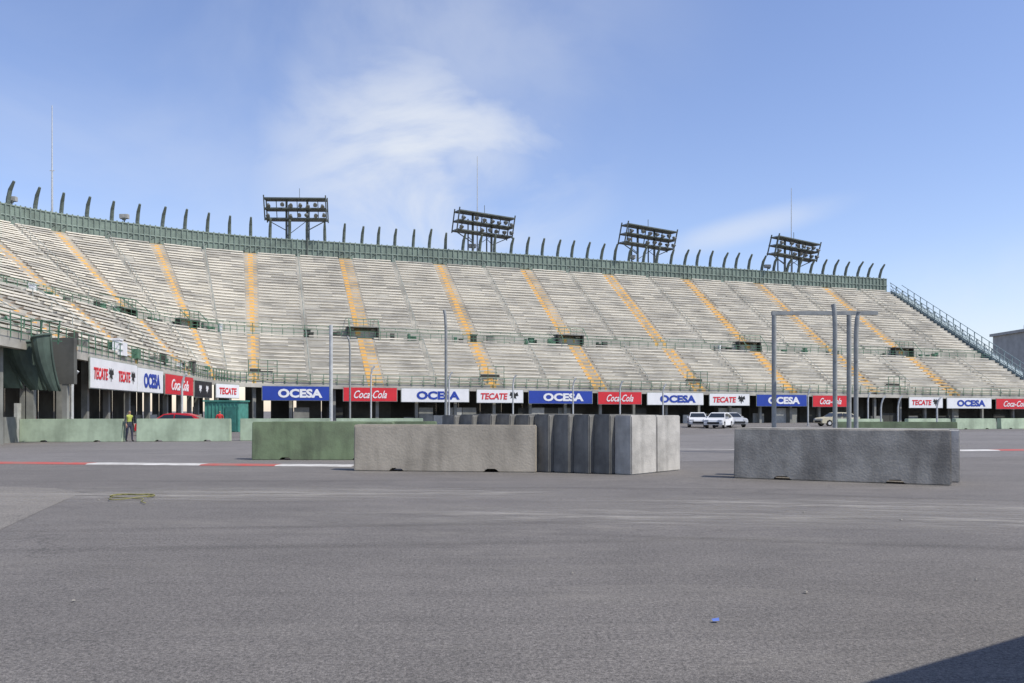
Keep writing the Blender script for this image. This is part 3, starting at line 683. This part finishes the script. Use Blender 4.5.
# ------------------------------------------------------------------ people
def person(loc, rot, shirt, label, stride=.0, arm=.0, vest=False):
    J = {}; E = []; Rr = {}
    def v(n, p, r, par=None):
        J[n] = p; Rr[n] = r
        if par: E.append((par, n))
    v("pelvis", (0, 0, .95), .135); v("waist", (0, 0, 1.1), .12, "pelvis"); v("chest", (0, 0, 1.33), .15, "waist"); v("neckb", (0, 0, 1.47), .07, "chest")
    v("neck", (0, -.01, 1.53), .05, "neckb"); v("face", (0, -.02, 1.62), .08, "neck"); v("crown", (0, -.01, 1.68), .078, "face"); v("nose", (0, -.105, 1.62), .015, "face")
    for sg, nm in ((-1, "l"), (1, "r")):
        st = stride*sg
        v(nm+"hip", (.1*sg, 0, .88), .09, "pelvis"); v(nm+"knee", (.11*sg, -.03-st*.5, .5), .058, nm+"hip"); v(nm+"ankle", (.11*sg, .02-st, .09), .04, nm+"knee"); v(nm+"toe", (.125*sg, -.15-st, .045), .04, nm+"ankle")
        v(nm+"sh", (.18*sg, 0, 1.41), .06, "chest"); v(nm+"el", (.24*sg, .03+st*.4, 1.13), .042, nm+"sh")
        fy = -.06+st*.7-arm*.2; fz = .9+arm*.15
        v(nm+"wr", (.25*sg, fy, fz), .03, nm+"el"); v(nm+"palm", (.25*sg, fy-.03, fz-.07), .032, nm+"wr")
        for i, ln in enumerate((.075, .085, .08, .062)):
            v(nm+"f%d" % i, (.25*sg+(.004*i)*sg, fy-.06+i*.02, fz-.1-ln), .009, nm+"palm")
        v(nm+"th", (.23*sg, fy-.08, fz-.1), .01, nm+"palm")
    names = list(J); idx = {n: i for i, n in enumerate(names)}
    bm = bmesh.new(); lay = bm.verts.layers.skin.verify()
    vs = []
    for n in names:
        q = bm.verts.new(J[n]); q[lay].radius = (Rr[n], Rr[n]*(.72 if n in ("pelvis", "waist", "chest") else 1)); q[lay].use_root = (n == "pelvis"); vs.append(q)
    for a, b in E: bm.edges.new((vs[idx[a]], vs[idx[b]]))
    me = bpy.data.meshes.new("person"); bm.to_mesh(me); bm.free()
    o = bpy.data.objects.new("tmp", me); COL.objects.link(o); o.modifiers.new("s", 'SKIN'); sb = o.modifiers.new("d", 'SUBSURF'); sb.levels = 2
    bpy.context.view_layer.update(); dg = bpy.context.evaluated_depsgraph_get()
    m2 = bpy.data.meshes.new_from_object(o.evaluated_get(dg)); bpy.data.objects.remove(o)
    m2.materials.clear()
    for m in (M_boot, M_jean, shirt, M_skin, M_hair, M_darksh): m2.materials.append(m)
    for p in m2.polygons:
        c = p.center; p.use_smooth = True
        if c.z < .12: k = 0
        elif c.z < .98 and abs(c.x) < .2: k = 1
        elif abs(c.x) > .19 and c.z < (1.0 if vest else 1.2): k = 3
        elif c.z < 1.5: k = 5 if (vest and (abs(c.x) > .17 or c.z < 1.12)) else 2
        elif c.z > 1.68 or (c.y > .02 and c.z > 1.56): k = 4
        else: k = 3
        p.material_index = k
    q = bpy.data.objects.new("person", m2); COL.objects.link(q); q.location = loc; q.rotation_euler = (0, 0, rot); q.scale = (.95, .95, .95); tag(q, label, "person"); return q
person((-19.9, 41.6, 0), R(50), M_hiviz, "person in yellow safety vest and dark trousers standing between barriers", .12, .3, True)
person((-25.6, 42.9, 0), R(-60), M_redsh, "person in red shirt walking behind a pale green barrier", .2)
person((-19.0, 52, 0), R(30), M_redsh, "person in red shirt standing beside teal booth", 0, .5)

# ------------------------------------------------------------------ litter
mb = MB(); mb.poly([(-.025, -.02, .016), (.022, -.022, .020), (.028, .012, .035), (0, .025, .018), (-.028, .016, .025)])
tag(mb.build("litter", [mat("paper_blue", (.12, .2, .55))], loc=(1.54, 6.05, 0)), "crumpled blue scrap of paper lying on asphalt", "litter")
pts = []
for i in range(40):
    a = i/39*2*math.pi*1.6; rr = .28+.07*math.sin(3*a); pts.append((rr*1.2*math.cos(a), rr*1.5*math.sin(a), .03+i*.0006))
pts += [(.42, -.3, .03), (.55, -.7, .03), (.75, -.95, .03)]
mb = MB(); mb.tube(pts, .009, 6)
tag(mb.build("hose", [mat("hose_olive", (.24, .22, .08))], loc=(-7.0, 14.6, 0), smooth=True), "thin olive hose coiled loosely on the asphalt", "hose")
rr = random.Random(5)
M_chip = mat("stone_chip", (.28, .26, .22))
for i in range(8):
    mb = MB(); k = rr.uniform(.008, .02)
    mb.hexa([(-k, -k*.8, 0), (k, -k, 0), (k*1.1, k*.7, 0), (-k*.9, k, 0), (-k*.5, -k*.5, k*.8), (k*.6, -k*.6, k*.7), (k*.6, k*.5, k*.9), (-k*.6, k*.5, k*.6)])
    Y = rr.uniform(5.5, 15); X = rr.uniform(-.55, .6)*Y
    tag(mb.build("stone", [M_chip], loc=(X, Y, .012), rot=rr.uniform(0, 6)), "small pale stone chip lying on asphalt", "stone", "stone chips on the asphalt")

# ------------------------------------------------------------------ camera, sun, sky
cam = bpy.data.cameras.new("camera"); co = bpy.data.objects.new("camera", cam); COL.objects.link(co)
cam.sensor_width = 36; cam.lens = 28.125; cam.shift_y = .0679; cam.clip_end = 5000; cam.clip_start = .1
co.location = (0, 0, 1.6); co.rotation_euler = (R(90), 0, 0); S.camera = co
el = R(55); hz = Vector((.89, -.455)).normalized()
sd = Vector((hz.x*math.cos(el), hz.y*math.cos(el), math.sin(el)))
sl = bpy.data.lights.new("sun", 'SUN'); sl.energy = 4.7; sl.angle = R(.53); sl.color = (1, .955, .88)
so = bpy.data.objects.new("sun", sl); COL.objects.link(so); so.rotation_euler = sd.to_track_quat('Z', 'Y').to_euler(); so.location = (60, -40, 80)
w = bpy.data.worlds.new("World"); S.world = w; w.use_nodes = True; nt = w.node_tree; N = nt.nodes; Lk = nt.links
bg = N["Background"]; bg.inputs["Strength"].default_value = .15
sky = N.new("ShaderNodeTexSky"); sky.sky_type = 'NISHITA'; sky.sun_disc = False; sky.sun_elevation = el; sky.sun_rotation = math.atan2(hz.x, hz.y)
sky.altitude = 500; sky.air_density = 1.2; sky.dust_density = .6; sky.ozone_density = 1.8
tint = N.new("ShaderNodeMix"); tint.data_type = 'RGBA'; tint.blend_type = 'MULTIPLY'; tint.inputs[0].default_value = 1
Lk.new(sky.outputs[0], tint.inputs[6]); tint.inputs[7].default_value = (1.10, 1.04, 1.20, 1)
tc = N.new("ShaderNodeTexCoord")
def vnoise(scale, rot, detail=6, noise=3.0, dist=.5):
    mp = N.new("ShaderNodeMapping"); mp.inputs["Scale"].default_value = scale; mp.inputs["Rotation"].default_value = rot
    Lk.new(tc.outputs["Generated"], mp.inputs["Vector"])
    n = N.new("ShaderNodeTexNoise"); n.inputs["Scale"].default_value = noise; n.inputs["Detail"].default_value = detail; n.inputs["Roughness"].default_value = .55; n.inputs["Distortion"].default_value = dist
    Lk.new(mp.outputs[0], n.inputs["Vector"]); return n.outputs["Fac"]
def mrange(f, a, b, c, d):
    r = N.new("ShaderNodeMapRange"); r.interpolation_type = 'SMOOTHSTEP'
    for i, q in enumerate((a, b, c, d)): r.inputs[i+1].default_value = q
    Lk.new(f, r.inputs[0]); return r.outputs[0]
def mth(op, a, b):
    n = N.new("ShaderNodeMath"); n.operation = op
    for i, q in enumerate((a, b)):
        if isinstance(q, (int, float)): n.inputs[i].default_value = q
        else: Lk.new(q, n.inputs[i])
    return n.outputs[0]
def blob(c, sc, inner, outer, amt, tilt=0):
    c = Vector(c).normalized()
    s1 = N.new("ShaderNodeVectorMath"); s1.operation = 'SUBTRACT'; Lk.new(tc.outputs["Generated"], s1.inputs[0]); s1.inputs[1].default_value = c
    rt = N.new("ShaderNodeVectorRotate"); rt.rotation_type = 'Y_AXIS'; rt.inputs["Angle"].default_value = tilt; Lk.new(s1.outputs[0], rt.inputs["Vector"])
    s2 = N.new("ShaderNodeVectorMath"); s2.operation = 'MULTIPLY'; Lk.new(rt.outputs[0], s2.inputs[0]); s2.inputs[1].default_value = sc
    s3 = N.new("ShaderNodeVectorMath"); s3.operation = 'LENGTH'; Lk.new(s2.outputs[0], s3.inputs[0])
    return mrange(s3.outputs["Value"], inner, outer, amt, 0)
wisp = mrange(vnoise((1.0, 1.0, 1.6), (0, .7, 0), 9, 4.6, .5), .40, .70, 0, 1)
soft_ = mrange(vnoise((1, 1, 1.3), (0, -.6, 0), 7, 2.4, .4), .38, .66, .05, 1)
m1 = mth('MULTIPLY', blob((-.11, 1, .30), (.75, 1, .95), .01, .21, 1.0), wisp)
m1b = mth('MULTIPLY', blob((-.05, 1, .31), (.9, 1, 1.4), .01, .09, .55), mrange(vnoise((1, 1, 1.4), (0, .5, 0), 8, 7, .4), .3, .6, .2, 1))
m2 = mth('MULTIPLY', blob((-.13, 1, .47), (.6, 1, .9), .02, .25, .38), soft_)
m3 = mth('MULTIPLY', blob((.28, 1, .225), (.7, 1, 5), .01, .12, .5, R(12)), mrange(vnoise((1, 1, 3), (0, .2, 0), 6, 5, .2), .3, .6, .3, 1))
m4 = mth('MULTIPLY', blob((.66, 1, .13), (1, 1, 2.2), .02, .22, .5), soft_)
m5 = mth('MULTIPLY', blob((-.5, 1, .22), (.6, 1, 1), .1, .5, .25), soft_)
tot = m1
for q in (m1b, m2, m3, m4, m5): tot = mth('MAXIMUM', tot, q)
mx = N.new("ShaderNodeMix"); mx.data_type = 'RGBA'; Lk.new(tot, mx.inputs[0]); Lk.new(tint.outputs[2], mx.inputs[6]); mx.inputs[7].default_value = (5.3, 5.6, 6.1, 1)
Lk.new(mx.outputs[2], bg.inputs["Color"])
S.view_settings.view_transform = 'Standard'; S.view_settings.look = 'None'; S.view_settings.exposure = 0
